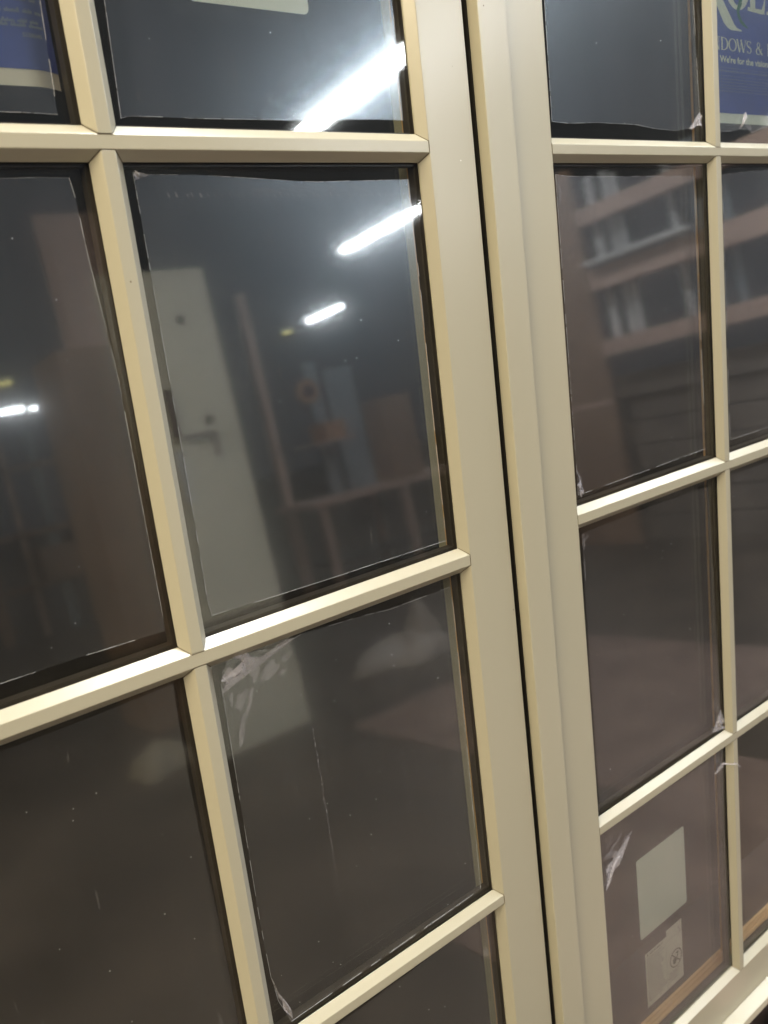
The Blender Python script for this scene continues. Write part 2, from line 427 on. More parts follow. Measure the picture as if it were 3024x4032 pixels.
# the proud cover strip on the meeting edge of the right leaf
soften(right.part(MB().prism([(0.7144, -0.0100), (0.7561, -0.0100), (0.7561, -0.0002), (0.7170, -0.0002), (0.7170, 0.046), (0.7144, 0.046)],
      lambda p: (p[0], p[1], ZB + 0.002), lambda p: (p[0], p[1], ZT - 0.002)), 'astragal', PAINT), 0.0010, 3)
right.part(MB().prism([(0.7143, 0.046), (0.7100, 0.044), (0.7112, 0.010), (0.7128, 0.0055), (0.7143, 0.0050)], lambda p: (p[0], p[1], ZB + 0.003), lambda p: (p[0], p[1], ZT - 0.003)), 'gap_shade_strip', RUBBER)  # dark strip set into the gap to stand in for its soft shade

# ---- the frame round both leaves
fr_o = Vector((0.735, 0, BASE - 0.02))
frame = empty('window_frame', W(fr_o), (-TILT, 0, 0))
tag(frame, "cream outer window frame with a sill under both leaves", 'window frame')
def fpart(mb, name, m=PAINT):
    return obj(name, [(v[0] - fr_o.x, v[1] - fr_o.y, v[2] - fr_o.z) for v in mb.v], mb.f, m, frame)
soften(fpart(MB().prism([(0.075, 0.3155), (0.001, 0.3150), (-0.020, 0.3085), (-0.0215, 0.2975), (-0.012, 0.2960), (0.075, 0.2960)],
      lambda p: (-0.150, p[0], p[1]), lambda p: (1.620, p[0], p[1])), 'sill'), 0.0008)
soften(fpart(MB().box(-0.150, -0.105, -0.012, 0.075, 0.3157, 2.212), 'jamb'))
soften(fpart(MB().box(1.575, 1.620, -0.012, 0.075, 0.3157, 2.212), 'jamb'))
soften(fpart(MB().box(-0.150, 1.620, -0.012, 0.075, 2.2122, 2.256), 'frame_head'))
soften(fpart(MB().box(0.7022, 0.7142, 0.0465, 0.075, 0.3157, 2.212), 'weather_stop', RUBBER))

# ---- protective film, lite by lite
FY = 0.0096
def film(lf, pts, edges=True, y=FY):
    f = obj('protective_film', [lf.L((x, y, z)) for x, z in pts], [tuple(range(len(pts)))], FILM, lf.root)
    if edges:
        mb = MB(); n = len(pts)
        for i in range(n):
            a, b = pts[i], pts[(i + 1) % n]
            L_ = math.hypot(b[0] - a[0], b[1] - a[1]); k = max(1, int(L_ / 0.013))
            for q in range(k):
                if random.random() < 0.22: continue
                w = 0.00006 + 0.00024 * random.random()
                pa = (a[0] + (b[0] - a[0]) * q / k, y - 0.0003, a[1] + (b[1] - a[1]) * q / k)
                pb = (a[0] + (b[0] - a[0]) * (q + 1) / k, y - 0.0003, a[1] + (b[1] - a[1]) * (q + 1) / k)
                mb.bar(pa, pb, 0.0005, w, (0, 0, 1) if abs(b[0] - a[0]) > abs(b[1] - a[1]) else (1, 0, 0))
        tag(lf.part(mb, 'film_edge', EDGE, f), kind='stuff')
    return f
def wavy(a, b, c, d, amp=0.0018, n=9):
    """loose rectangle a..b by c..d with lifted, wandering edges"""
    p = []
    ph = [random.uniform(0, 6.28) for _ in range(4)]
    for k in range(n): t = k / n; p.append((a + amp * math.sin(ph[0] + 5 * t), d + (c - d) * t))
    for k in range(n): t = k / n; p.append((a + (b - a) * t, c + amp * math.sin(ph[1] + 5 * t)))
    for k in range(n): t = k / n; p.append((b + amp * math.sin(ph[2] + 5 * t), c + (d - c) * t))
    for k in range(n): t = k / n; p.append((b + (a - b) * t, d + amp * math.sin(ph[3] + 5 * t)))
    return p
def curl(lf, parent, base0, base1, tip, lift=0.006, n=14, m=10, mtl=None, name='curled_corner'):
    """a flap of film: hinged on base0-base1, drawn to tip and rolled out of the plane"""
    v = []; f = []
    for i in range(n + 1):
        t = i / n
        for j in range(m + 1):
            s = j / m
            bx = base0[0] + (base1[0] - base0[0]) * s; bz = base0[1] + (base1[1] - base0[1]) * s
            tt = t * (0.80 + 0.20 * math.sin(s * 7.0 + tip[0] * 900))
            x = bx + (tip[0] - bx) * tt; zz = bz + (tip[1] - bz) * tt
            wob = 0.10 * math.hypot(base1[0] - base0[0], base1[1] - base0[1])
            x += wob * math.sin(5 * s + 6 * t + tip[1] * 700) * t; zz += wob * math.sin(6 * s - 5 * t + tip[0] * 500) * t
            y = FY - 0.0006 - lift * math.sin(t * 2.3) * (0.62 + 0.38 * math.sin(s * 11 + t * 5))
            v.append(lf.L((x, y, zz)))
    for i in range(n):
        for j in range(m):
            k = i * (m + 1) + j
            f.append((k, k + 1, k + m + 2, k + m + 1))
    return obj(name, v, f, mtl or CURL, parent, True)
def blobs(lf, parent, items, y=FY - 0.0005, name='residue'):
    """smears of adhesive: (x, z, half width, half height, turn)"""
    mb = MB()
    for (x, z, a, b, t) in items:
        n = 18; ph = [random.uniform(0, 6.28) for _ in range(3)]; ps = []
        for i in range(n):
            q = 2 * math.pi * i / n
            r = 1 + 0.22 * math.sin(2 * q + ph[0]) + 0.16 * math.sin(3 * q + ph[1]) + 0.12 * math.sin(5 * q + ph[2])
            px, pz = a * r * math.cos(q), b * r * math.sin(q)
            ps.append((x + px * math.cos(t) - pz * math.sin(t), z + px * math.sin(t) + pz * math.cos(t)))
        mb.add([(p[0], y, p[1]) for p in ps], [tuple(range(n))]); y -= 0.00004
    return tag(lf.part(mb, name, RESID, parent), kind='stuff')

def lite(rows, cols, r, c):
    return cols[c][0] + BV, cols[c][1] - BV, rows[r][1] + BV, rows[r][0] - BV
# left leaf
a, b, c, d = lite(rowsL, colsL, 0, 1)
film(left, [(0.3225, d - 0.014), (0.3222, 1.8069), (0.319, 1.7201), (0.3259, 1.7222), (0.3555, 1.7224), (0.3876, 1.7221), (0.4429, 1.7229), (0.5008, 1.7238), (0.5353, 1.7257), (0.5714, 1.7267), (0.6152, 1.727), (0.6178, 1.8365), (0.619, d - 0.012)])
f = film(left, [(0.321, 1.6792), (0.326, 1.6788), (0.3317, 1.6774), (0.3754, 1.6771), (0.4289, 1.674), (0.4743, 1.6712), (0.5025, 1.67), (0.5401, 1.6705), (0.6143, 1.671), (0.6150, 1.5617), (0.6138, 1.4402), (0.6139, 1.2904), (0.5075, 1.2916), (0.4721, 1.2918), (0.3973, 1.293), (0.3233, 1.2951), (0.3215, 1.3107), (0.3222, 1.3908), (0.3215, 1.615)])
curl(left, f, (0.3215, 1.6730), (0.3340, 1.6765), (0.3208, 1.6800), 0.003)
mb = MB()
for k in range(34):                                  # ridges left by the roller along the top of the sheet
    x = 0.35 + 0.0072 * k + random.uniform(-.002, .002)
    mb.bar((x, FY - 0.0005, 1.6625 - 0.00012 * k + random.uniform(-.001, .001)), (x + 0.0015, FY - 0.0005, 1.6590 - 0.00012 * k), 0.0004, 0.0010 * random.uniform(.4, 1.1), (1, 0, 0))
for k in range(16):
    x = 0.42 + 0.012 * k * random.uniform(.7, 1.2); zz = 1.6685 - random.uniform(0, .006)
    mb.bar((x, FY - 0.0005, zz), (x + random.uniform(.008, .022), FY - 0.0005, zz - random.uniform(.000, .006)), 0.0003, 0.0004, (0, 1, 0))
tag(left.part(mb, 'crease', RESID, f), kind='stuff')
film(left, [(-0.027, 1.6759), (0.08, 1.6762), (0.2159, 1.6754), (0.2441, 1.6759), (0.2678, 1.6755), (0.2698, 1.6606), (0.2712, 1.6156), (0.2742, 1.57), (0.2774, 1.5171), (0.2773, 1.2955), (0.2059, 1.2973), (0.1364, 1.2977), (-0.027, 1.2985)])
a, b, c, d = lite(rowsL, colsL, 0, 0)
film(left, [(a + .004, d - .008), (a + .004, 1.7215), (0.12, 1.7218), (0.243, 1.7222), (0.2682, 1.7215), (0.2712, 1.80), (b - .012, d - .01)])
f = film(left, [(0.3205, 1.2275), (0.3235, 1.238), (0.3313, 1.2480), (0.3356, 1.2478), (0.3597, 1.2468), (0.3857, 1.2422), (0.413, 1.2465), (0.4308, 1.2455), (0.4917, 1.2413), (0.5239, 1.2373), (0.6118, 1.2365), (0.6139, 1.2089), (0.6115, 1.0), (0.6101, 0.8469), (0.3337, 0.8430), (0.3230, 0.8750), (0.3194, 0.9065), (0.318, 0.9755)])
curl(left, f, (0.3190, 1.2180), (0.4050, 1.2455), (0.3310, 1.2482), 0.0022)
blobs(left, f, [(0.372, 1.2225, .006, .013, -1.0), (0.357, 1.2260, .004, .009, -.6), (0.338, 1.2050, .004, .012, -.5), (0.345, 1.1965, .003, .008, -.4), (0.336, 1.1840, .0024, .007, -.2),
     (0.332, 1.1700, .0026, .011, -.3), (0.349, 1.2090, .002, .006, -.6), (0.328, 1.2105, .002, .007, -.2), (0.392, 1.2300, .003, .006, -1.1), (0.385, 1.2170, .0025, .004, -1)])
curl(left, f, (0.3189, 0.9080), (0.3235, 0.8800), (0.3345, 0.8470), 0.0045)
mb = MB()                                            # dotted drip line down the sheet
zz = 1.145
while zz > 0.955:
    h = random.choice([.0008, .0012, .0018, .004])
    x = 0.4105 + (1.145 - zz) * 0.012 + random.uniform(-.0006, .0006)
    mb.bar((x, FY - 0.0005, zz), (x, FY - 0.0005, zz - h), 0.0003, random.uniform(.0005, .0014), (1, 0, 0)); zz -= h + random.uniform(.0015, .006)
zz = 1.142
while zz > 1.00:
    h = random.choice([.0006, .0010, .003])
    x = 0.5190 - (1.142 - zz) * 0.004 + random.uniform(-.0006, .0006)
    mb.bar((x, FY - 0.0005, zz), (x, FY - 0.0005, zz - h), 0.0003, random.uniform(.0004, .0010), (1, 0, 0)); zz -= h + random.uniform(.002, .009)
tag(left.part(mb, 'drip_mark', DRIP, f), kind='stuff')
a, b, c, d = lite(rowsL, colsL, 2, 0); film(left, wavy(a + .003, b - .010, c + .004, d - .003), False)
a, b, c, d = lite(rowsL, colsL, 3, 0); film(left, wavy(a + .003, b - .006, c + .004, d - .004), False)
a, b, c, d = lite(rowsL, colsL, 3, 1); f = film(left, wavy(a + .003, b - .012, c + .004, d - .004), False)
blobs(left, f, [(0.6065, 0.758, .0032, .0075, 0.1)])
# right leaf
a, b, c, d = lite(rowsR, colsR, 0, 0)
film(right, [(0.8427, d - .01), (0.8408, 1.8588), (0.8395, 1.7319), (0.8692, 1.7308), (0.9217, 1.733), (0.9968, 1.7326), (1.0349, 1.729), (1.0816, 1.7272), (1.1007, 1.7292), (1.1400, 1.7346), (1.1385, 1.7772), (1.134, 1.8882), (1.1329, d - .01)])
curl(right, right.root.children[-1], (1.1130, 1.7300), (1.1390, 1.7520), (1.1420, 1.7340), 0.004)
a, b, c, d = lite(rowsR, colsR, 0, 1)
f = film(right, [(1.1882, d - .01), (1.1882, 1.7282), (1.2185, 1.7298), (1.2391, 1.7326), (1.2593, 1.7324), (1.2693, 1.7285), (1.2959, 1.7349), (1.3166, 1.7389), (1.4502, 1.7443), (b - .01, 1.741), (b - .01, d - .01)])
curl(right, f, (1.2350, 1.7330), (1.2430, 1.7335), (1.2500, 1.7560), 0.006)
blobs(right, f, [(1.257, 1.741, .004, .006, -.3), (1.266, 1.7345, .005, .003, -.5)])
f = film(right, [(0.8392, 1.6742), (0.8634, 1.6723), (0.9493, 1.6711), (1.0006, 1.6713), (1.1222, 1.6704), (1.123, 1.5688), (1.1271, 1.2951), (0.990, 1.2925), (0.8405, 1.2905)])
curl(right, f, (0.8403, 1.3240), (0.8520, 1.2920), (0.8415, 1.2900), 0.003)
blobs(right, f, [(0.8455, 1.3100, .0030, .010, 0.2), (0.8440, 1.655, .002, .012, 0.1), (0.8600, 1.6700, .008, .0018, 0.1)])
f = film(right, [(1.1902, 1.672), (1.2602, 1.6757), (1.3145, 1.6776), (b - .008, 1.678), (b - .008, 1.296), (1.3016, 1.2955), (1.192, 1.2957)])
f = film(right, [(0.8412, 1.2400), (0.8411, 1.05), (0.841, 0.848), (0.99, 0.8450), (1.1440, 0.8432), (1.1380, 1.05), (1.1312, 1.238), (0.99, 1.2410)], False)
curl(right, f, (1.1180, 0.8450), (1.1430, 0.8760), (1.1455, 0.8440), 0.004)
blobs(right, f, [(1.1265, 0.8920, .0024, .011, -.2), (1.134, 0.8800, .002, .006, -.2), (0.8445, 1.2280, .0022, .012, 0.1), (0.8500, 1.2320, .006, .0018, 0.5), (0.8430, 1.19, .0009, .02, 0)])
a, b, c, d = lite(rowsR, colsR, 2, 1); f = film(right, wavy(a + .004, b - .01, c + .006, d - .006), False)
blobs(right, f, [(1.2150, 1.2305, .010, .0014, -.05), (1.247, 1.2330, .006, .001, -.05)])
a, b, c, d = lite(rowsR, colsR, 3, 0); f = film(right, wavy(a + .002, b - .006, c + .003, d - .003), False)
curl(right, f, (0.8455, 0.7250), (0.9100, 0.7800), (0.8470, 0.7640), 0.002, mtl=RESID)
curl(right, f, (0.8442, 0.7480), (0.9080, 0.7790), (0.8440, 0.7230), 0.0035)
blobs(right, f, [(0.873, 0.7800, .003, .013, -1.1), (0.889, 0.7740, .0026, .009, -1.2), (0.8600, 0.7730, .003, .010, -.8), (0.900, 0.7600, .0015, .005, -.6), (0.8560, 0.7850, .002, .008, -.9),
     (0.914, 0.7860, .0015, .004, 0.2), (0.926, 0.7930, .0012, .004, 0.2)])
curl(right, f, (1.1160, 0.7700), (1.1380, 0.7830), (1.1470, 0.7800), 0.003)
mb = MB()                                            # twisted shred of film sticking out over the muntin
pp = [(1.1350, 0.0085, 0.7835), (1.1440, 0.001, 0.7822), (1.1520, -0.004, 0.7800), (1.1560, -0.006, 0.7805), (1.1660, -0.008, 0.7710)]
for i in range(len(pp) - 1): mb.bar(pp[i], pp[i + 1], 0.0012, 0.0034 - 0.0006 * i, (0.3 * i, 1, 0))
right.part(mb, 'film_shred', CURL, f)

# ---- stickers behind the inner glass, readable from this side
SY = 0.0300
def sheet(lf, pts, name, m, parent=None, y=SY, t=0.0003, bend=None):
    yy = lambda p: y + (bend(p[0], p[1]) if bend else 0)
    n = len(pts)
    v = [lf.L((p[0], yy(p), p[1])) for p in pts] + [lf.L((p[0], yy(p) + t, p[1])) for p in pts]
    fc = [tuple(range(n)), tuple(range(2 * n - 1, n - 1, -1))] + [(i, (i + 1) % n, n + (i + 1) % n, n + i) for i in range(n)]
    return obj(name, v, fc, m, parent or lf.root)
def rounded(x0, x1, z0, z1, r, n=4):
    p = []
    for cx, cz, t0 in ((x1 - r, z1 - r, 0), (x0 + r, z1 - r, 90), (x0 + r, z0 + r, 180), (x1 - r, z0 + r, 270)):
        for k in range(n + 1):
            t = math.radians(t0 + 90 * k / n); p.append((cx + r * math.cos(t), cz + r * math.sin(t)))
    return p
# stroke letters with thick and thin strokes and serifs, unit cell: height 1
def quad_stroke(pts, widths):
    out = []
    for i in range(len(pts) - 1):
        a, b = Vector(pts[i]), Vector(pts[i + 1]); d = b - a
        if d.length < 1e-6: continue
        n = Vector((-d.y, d.x)).normalized(); e = d.normalized() * min(widths[i], widths[i + 1]) * 0.1
        wa, wb = widths[i] / 2, widths[i + 1] / 2
        out.append([a - e + n * wa, a - e - n * wa, b + e - n * wb, b + e + n * wb])
    return out
def arc(cx, cz, rx, rz, t0, t1, thick, thin, n=22):
    p, w = [], []
    for i in range(n + 1):
        t = math.radians(t0 + (t1 - t0) * i / n)
        p.append((cx + rx * math.cos(t), cz + rz * math.sin(t))); w.append(thin + (thick - thin) * abs(math.cos(t)) ** 1.5)
    return quad_stroke(p, w)
def serif(x, z, w=0.20, h=0.035): return quad_stroke([(x - w / 2, z), (x + w / 2, z)], [h, h])
def glyph(ch):
    K, T = 0.13, 0.045
    if ch == 'W': return quad_stroke([(.06, 1), (.30, 0)], [K, K]) + quad_stroke([(.30, 0), (.50, .86)], [T, T]) + quad_stroke([(.46, 1), (.72, 0)], [K, K]) + quad_stroke([(.72, 0), (.96, 1)], [T, T]) + serif(.06, .98) + serif(.48, .98, .16) + serif(.95, .98), 1.04
    if ch == 'I': return quad_stroke([(.12, 0), (.12, 1)], [K, K]) + serif(.12, .02, .24) + serif(.12, .98, .24), .30
    if ch == 'N': return quad_stroke([(.12, 0), (.12, 1)], [T, T]) + quad_stroke([(.12, 1), (.68, 0)], [K, K]) + quad_stroke([(.68, 0), (.68, 1)], [T, T]) + serif(.12, .02) + serif(.08, .98) + serif(.68, .98), .86
    if ch == 'D': return quad_stroke([(.14, 0), (.14, 1)], [K, K]) + arc(.26, .5, .44, .48, -90, 90, K, T) + quad_stroke([(.04, .98), (.27, .98)], [.04, .04]) + quad_stroke([(.04, .02), (.27, .02)], [.04, .04]), .80
    if ch == 'O': return arc(.42, .5, .36, .48, 0, 360, K, T, 34), .84
    if ch == 'R': return quad_stroke([(.14, 0), (.14, 1)], [K, K]) + arc(.30, .74, .26, .24, -90, 90, K, T) + quad_stroke([(.04, .98), (.3, .98)], [.04, .04]) + quad_stroke([(.14, .5), (.3, .5)], [.04, .04]) + quad_stroke([(.34, .5), (.70, 0)], [K, K]) + serif(.14, .02), .76
    if ch == 'S':
        return arc(.28, .74, .21, .24, 30, 230, .09, T) + quad_stroke([(.14, .57), (.28, .50), (.42, .42)], [.11, .14, .11]) + arc(.28, .26, .21, .24, -150, 50, .09, T) + quad_stroke([(.47, .98), (.47, .78)], [.03, .03]) + quad_stroke([(.07, .22), (.07, .02)], [.03, .03]), .58
    if ch == '&':
        return arc(.32, .78, .14, .20, 0, 360, .07, T) + quad_stroke([(.22, .66), (.70, .02)], [.12, .12]) + arc(.28, .26, .22, .25, 90, 300, .12, T) + quad_stroke([(.39, .05), (.55, .22), (.66, .50)], [T, T, T]) + serif(.66, .50, .2) + serif(.70, .02, .16), .84
    return [], .42
def letters(txt, x0, z0, h, sx=1.0, slant=0.0):
    q, x = [], x0
    for ch in txt:
        g_, adv = glyph(ch)
        for s in g_: q.append([(x + p[0] * h * sx, z0 + p[1] * h) for p in s])
        x += adv * h * sx
    return q, x
def quads_obj(lf, quads, name, m, parent, y):
    mb = MB(); k = 0
    for q in quads:
        yy = y - 0.000002 * (k % 40); k += 1
        mb.add([(p[0], yy, p[1]) for p in q], [tuple(range(len(q)))])
    return lf.part(mb, name, m, parent)
def text_obj(lf, txt, x, z, size, m, parent, y, offset=0.0, sx=1.0):
    cu = bpy.data.curves.new('lettering', 'FONT'); cu.body = txt; cu.size = size; cu.offset = offset; cu.resolution_u = 3
    tmp = bpy.data.objects.new('lettering_source', cu); COL.objects.link(tmp)
    dg = bpy.context.evaluated_depsgraph_get()
    me = bpy.data.meshes.new_from_object(tmp.evaluated_get(dg))
    bpy.data.objects.remove(tmp)
    for v in me.vertices:
        px, pz = v.co.x, v.co.y
        v.co = lf.L((x + px * sx, y, z + pz))
    me.materials.clear(); me.materials.append(m)
    o = bpy.data.objects.new('lettering', me); COL.objects.link(o); o.parent = parent
    return o
def fine_print(x0, x1, z, h, gap=0.0011, word=(0.002, 0.006)):
    q, x = [], x0
    while x < x1:
        w = min(random.uniform(*word), x1 - x)
        k = max(2, int(w / 0.0009))
        for i in range(k):                            # ragged marks, too small to read
            xa = x + w * i / k
            hh = h * random.choice([.55, .6, .65, 1.0])
            q.append([(xa, z), (xa + w / k * 0.72, z), (xa + w / k * 0.72, z + hh), (xa, z + hh)])
        x += w + gap
    return q
# blue sign, upper right pane
x0, x1, z0, z1 = 1.1850, 1.4700, 1.7451, 2.050
st = sheet(right, rounded(x0, x1, z0, z1, 0.006), 'sticker', LABELW); st['label'] = "blue printed sticker with a pale border"
sheet(right, rounded(x0 + .013, x1 - .013, 1.7585, z1 - .013, 0.002), 'blue_field', BLUE, st, SY - 0.0002, 0.0001)
IY = SY - 0.0004
# set so that the D starts at its place on the sign
d0 = letters("WIN", 0, 0, 0.0165, 1.52)[1]
q, xe = letters("WINDOWS & DOORS", 1.2300 - d0, 1.8412, 0.0165, 1.52)
quads_obj(right, [w for w in q if max(p[0] for p in w) < x1 - .014 and min(p[0] for p in w) > x0 + .014], 'lettering', INKW, st, IY)
text_obj(right, "We're for the visionary.", 1.2275, 1.8255, 0.0120, INKW, st, IY, 0.0003, 1.30)
kx = [(1.1990, 1.9560), (1.2209, 1.8994), (1.2394, 1.8764), (1.2480, 1.8712), (1.2572, 1.8685), (1.2851, 1.8688), (1.2859, 1.8705), (1.2790, 1.8712), (1.2732, 1.8725), (1.2660, 1.8770), (1.2592, 1.8840), (1.2377, 1.9060), (1.2200, 1.9560)]
mb = MB().add([(p[0], IY, p[1]) for p in kx], [tuple(range(len(kx)))])
for p in arc(1.2760, 1.9330, .027, .034, 0, 360, .015, .006, 40): mb.add([(v[0], IY - .00001, v[1]) for v in p], [(0, 1, 2, 3)])
for p in quad_stroke([(1.3165, 1.9010), (1.3165, 1.968)], [.014, .014]) + quad_stroke([(1.3034, 1.9000), (1.3440, 1.8990)], [.0050, .0060]) + quad_stroke([(1.3440, 1.8985), (1.3470, 1.9060), (1.3500, 1.9165)], [.010, .006, .002]) + \
        quad_stroke([(1.3720, 1.9020), (1.3720, 1.968)], [.013, .013]) + quad_stroke([(1.3550, 1.8990), (1.386, 1.8990)], [.0045, .0045]) + arc(1.384, 1.9165, .022, .0165, -90, 90, .009, .004) + arc(1.384, 1.95, .019, .0165, -90, 90, .009, .004) + \
        quad_stroke([(1.4280, 1.9020), (1.4280, 1.968)], [.013, .013]) + quad_stroke([(1.417, 1.9000), (1.447, 1.9000)], [.0045, .0045]) + quad_stroke([(1.428, 1.934), (1.442, 1.934)], [.004, .004]) + quad_stroke([(1.417, 1.968), (1.447, 1.968)], [.0045, .0045]):
    mb.add([(v[0], IY - .00002, v[1]) for v in p], [(0, 1, 2, 3)])
right.part(mb, 'lettering', INKW, st)
vine = quad_stroke([(1.288, 1.955), (1.2790, 1.925), (1.2840, 1.9070), (1.2763, 1.8950), (1.2790, 1.8880), (1.2844, 1.8816), (1.2940, 1.8770), (1.3024, 1.8742)], [.004, .007, .009, .0065, .0065, .006, .004, .001])
quads_obj(right, vine, 'vine_emblem', INKG, st, IY - .00008)
q = []
for z_, h_ in ((1.8180, .0011), (1.8130, .0032), (1.8075, .0010), (1.8030, .0018), (1.7990, .0018), (1.7950, .0018), (1.7912, .0018), (1.7872, .0018)):
    q += fine_print(1.2030, 1.4450, z_, h_, 0.0006 if h_ < .0015 else .0014)
quads_obj(right, q, 'lettering', INKF, st, IY)
# blue sign, upper left pane: its right edge has come away and curls back
x0, x1, z0, z1 = -0.010, 0.2870, 1.7467, 2.050
def bendL(x, z): return 0.0015 + max(0, x - 0.262) ** 2 * 16.0
n = 26
def strip_sheet(lf, xa, xb, za, zb, name, m, parent, y, bend):
    v, fc = [], []
    for i in range(n + 1):
        x = xa + (xb - xa) * (i / n) ** 0.6
        v += [lf.L((x, y + bend(x, za), za)), lf.L((x, y + bend(x, zb), zb))]
    for i in range(n): fc.append((2 * i, 2 * i + 2, 2 * i + 3, 2 * i + 1))
    return obj(name, v, fc, m, parent, True)
sl = strip_sheet(left, x0, x1, z0, z1, 'sticker', LABELP, left.root, SY, bendL); sl['label'] = "blue printed sticker, its free edge curling away"
strip_sheet(left, x0 + .008, x1, 1.7590, z1 - .012, 'blue_field', BLUE, sl, SY - 0.0003, bendL)
mb = MB()
q = fine_print(0.03, 0.2800, 1.7990, .0036, .0022, (.006, .013)) + fine_print(0.03, 0.2790, 1.8075, .003, .002, (.006, .013)) + fine_print(0.03, 0.2770, 1.7920, .0030, .0018, (.006, .013)) + fine_print(0.03, 0.2790, 1.7890, .0030, .0018, (.006, .013))
for w in q: mb.add([(p[0], SY - 0.0005 + bendL(p[0], p[1]), p[1]) for p in w], [(0, 1, 2, 3)])
left.part(mb, 'lettering', INKF, sl)
to = text_obj(left, "S158640", 0.2610, 1.7820, 0.0046, INKF, sl, SY - .0006 + .0016, 0.0001, 1.0)
for v in to.data.vertices:
    v.co.y += max(0, v.co.x + left.org.x - 0.262) ** 2 * 16.0
# white sticker at the top of the middle column
sheet(left, rounded(0.4070, 0.5320, 1.8215, 1.960, .006), 'sticker', LABELW)
# bottom right pane: blank white sticker and a notice
sheet(right, rounded(0.9385, 1.0615, 0.5610, 0.7000, .004), 'sticker', LABELW)
nt_ = sheet(right, [(0.9470, 0.4320), (1.0440, 0.4320), (1.0440, 0.5400), (1.0030, 0.5400), (1.0030, 0.5300), (0.9470, 0.5300)], 'sticker', LABELP)
q = []
z_ = 0.5250
q += fine_print(0.958, 0.992, 0.5245, .0036, .002, (.008, .016)); q.append([(0.9500, .5245), (0.9555, .5245), (0.95275, .5290)])
z_ = 0.5185
while z_ > 0.438:
    q += fine_print(0.9500, random.uniform(0.985, 0.998), z_, .0024, .0016, (.004, .010)); z_ -= 0.0048
z_ = 0.4565
while z_ > 0.438:
    q += fine_print(1.0050, random.uniform(1.025, 1.041), z_, .0024, .0016, (.004, .009)); z_ -= 0.0048
q += [[(1.0000, .4340), (1.0004, .4340), (1.0004, .5280), (1.0000, .5280)], [(1.0060, .5200), (1.0400, .5200), (1.0400, .5204), (1.0060, .5204)], [(1.0330, .5330), (1.0336, .5330), (1.0400, .5204), (1.0394, .5204)]]
quads_obj(right, q, 'lettering', INKD, nt_, SY - .0002)
cx, cz = 1.0248, 0.4775
q = arc(cx, cz, .0155, .0155, 0, 360, .0018, .0018, 36) + quad_stroke([(cx - .011, cz + .011), (cx + .011, cz - .011)], [.0020, .0020])
q += arc(cx - .004, cz - .004, .0022, .0040, 0, 360, .0040, .0040, 14) + quad_stroke([(cx - .001, cz - .008), (cx + .004, cz + .001), (cx + .006, cz + .009)], [.0018, .0024, .003]) + quad_stroke([(cx + .006, cz + .009), (cx + .0005, cz + .0085)], [.0028, .0022])
quads_obj(right, q, 'pictogram', INKD, nt_, SY - .0002)

# ------------------------------------------------------------------ what stands behind and under the unit
o_ = Vector((0.735, 0.20, 0.292))  # added dark panel that blocks floor and lamps seen through the panes
bp_ = empty('added_backing_panel', W(o_), (-TILT, 0, 0)); tag(bp_, "added dark panel behind the glazed leaves, blocking floor and lights", 'panel')
obj('backing_body', box_v(-1.1, 2.1, 0, 0.05, 0, 2.1), CUBE_F, BACKING, bp_)
obj('edge_guard', box_v(-1.1, 2.1, -0.004, 0.054, 2.1005, 2.11), CUBE_F, CARD, bp_)
ct = empty('window_cart', (0.735, 0.15, 0.0)); tag(ct, "dark steel cart carrying the window just below its sill", 'cart')
MB().box(-1.15, 1.30, -0.155, 0.75, 0.17, 0.283).build('deck', CART, ct)
for sx_ in (-1.0, 1.15):
    for sy_ in (-0.05, 0.65):
        w_ = MB().cyl((sx_, sy_ - 0.02, 0.085), (0, 1, 0), 0.085, 0.04, 24).build('wheel', RUBBER, ct)
        MB().cyl((sx_, sy_ - 0.03, 0.085), (0, 1, 0), 0.03, 0.06, 16).build('hub', STEEL, w_)
        MB().box(sx_ - .03, sx_ + .03, sy_ - .035, sy_ - .031, 0.06, 0.1695).build('fork', STEEL, ct)
        MB().box(sx_ - .03, sx_ + .03, sy_ + .031, sy_ + .035, 0.06, 0.1695).build('fork', STEEL, ct)
for sx_ in (-1.05, 1.2):
    MB().bar((sx_, 0.18, 0.28), (sx_, 0.52, 2.2), 0.05, 0.05, (0, 1, 0)).build('upright', CART, ct)
    MB().bar((sx_, 0.72, 0.28), (sx_, 0.52, 2.1), 0.05, 0.05, (0, 1, 0)).build('brace', CART, ct)
# pink foam roll lying on the floor past the sill, only its rim in view
ro = empty('foam_roll', (1.285, -0.075, 0.0)); tag(ro, "pale pink foam roll on the floor at the bottom right corner", 'foam roll')
mb = MB().cyl((0, 0, 0.0), (0, 0, 1), 0.055, 0.215, 36).cyl((0, 0, 0.215), (0, 0, 1), 0.055, 0.012, 36, 0.045); mb.build('roll', PINK, ro, False)
MB().cyl((0, 0, 0.2272), (0, 0, 1), 0.018, 0.001, 24).build('core_hole', CARD, ro)

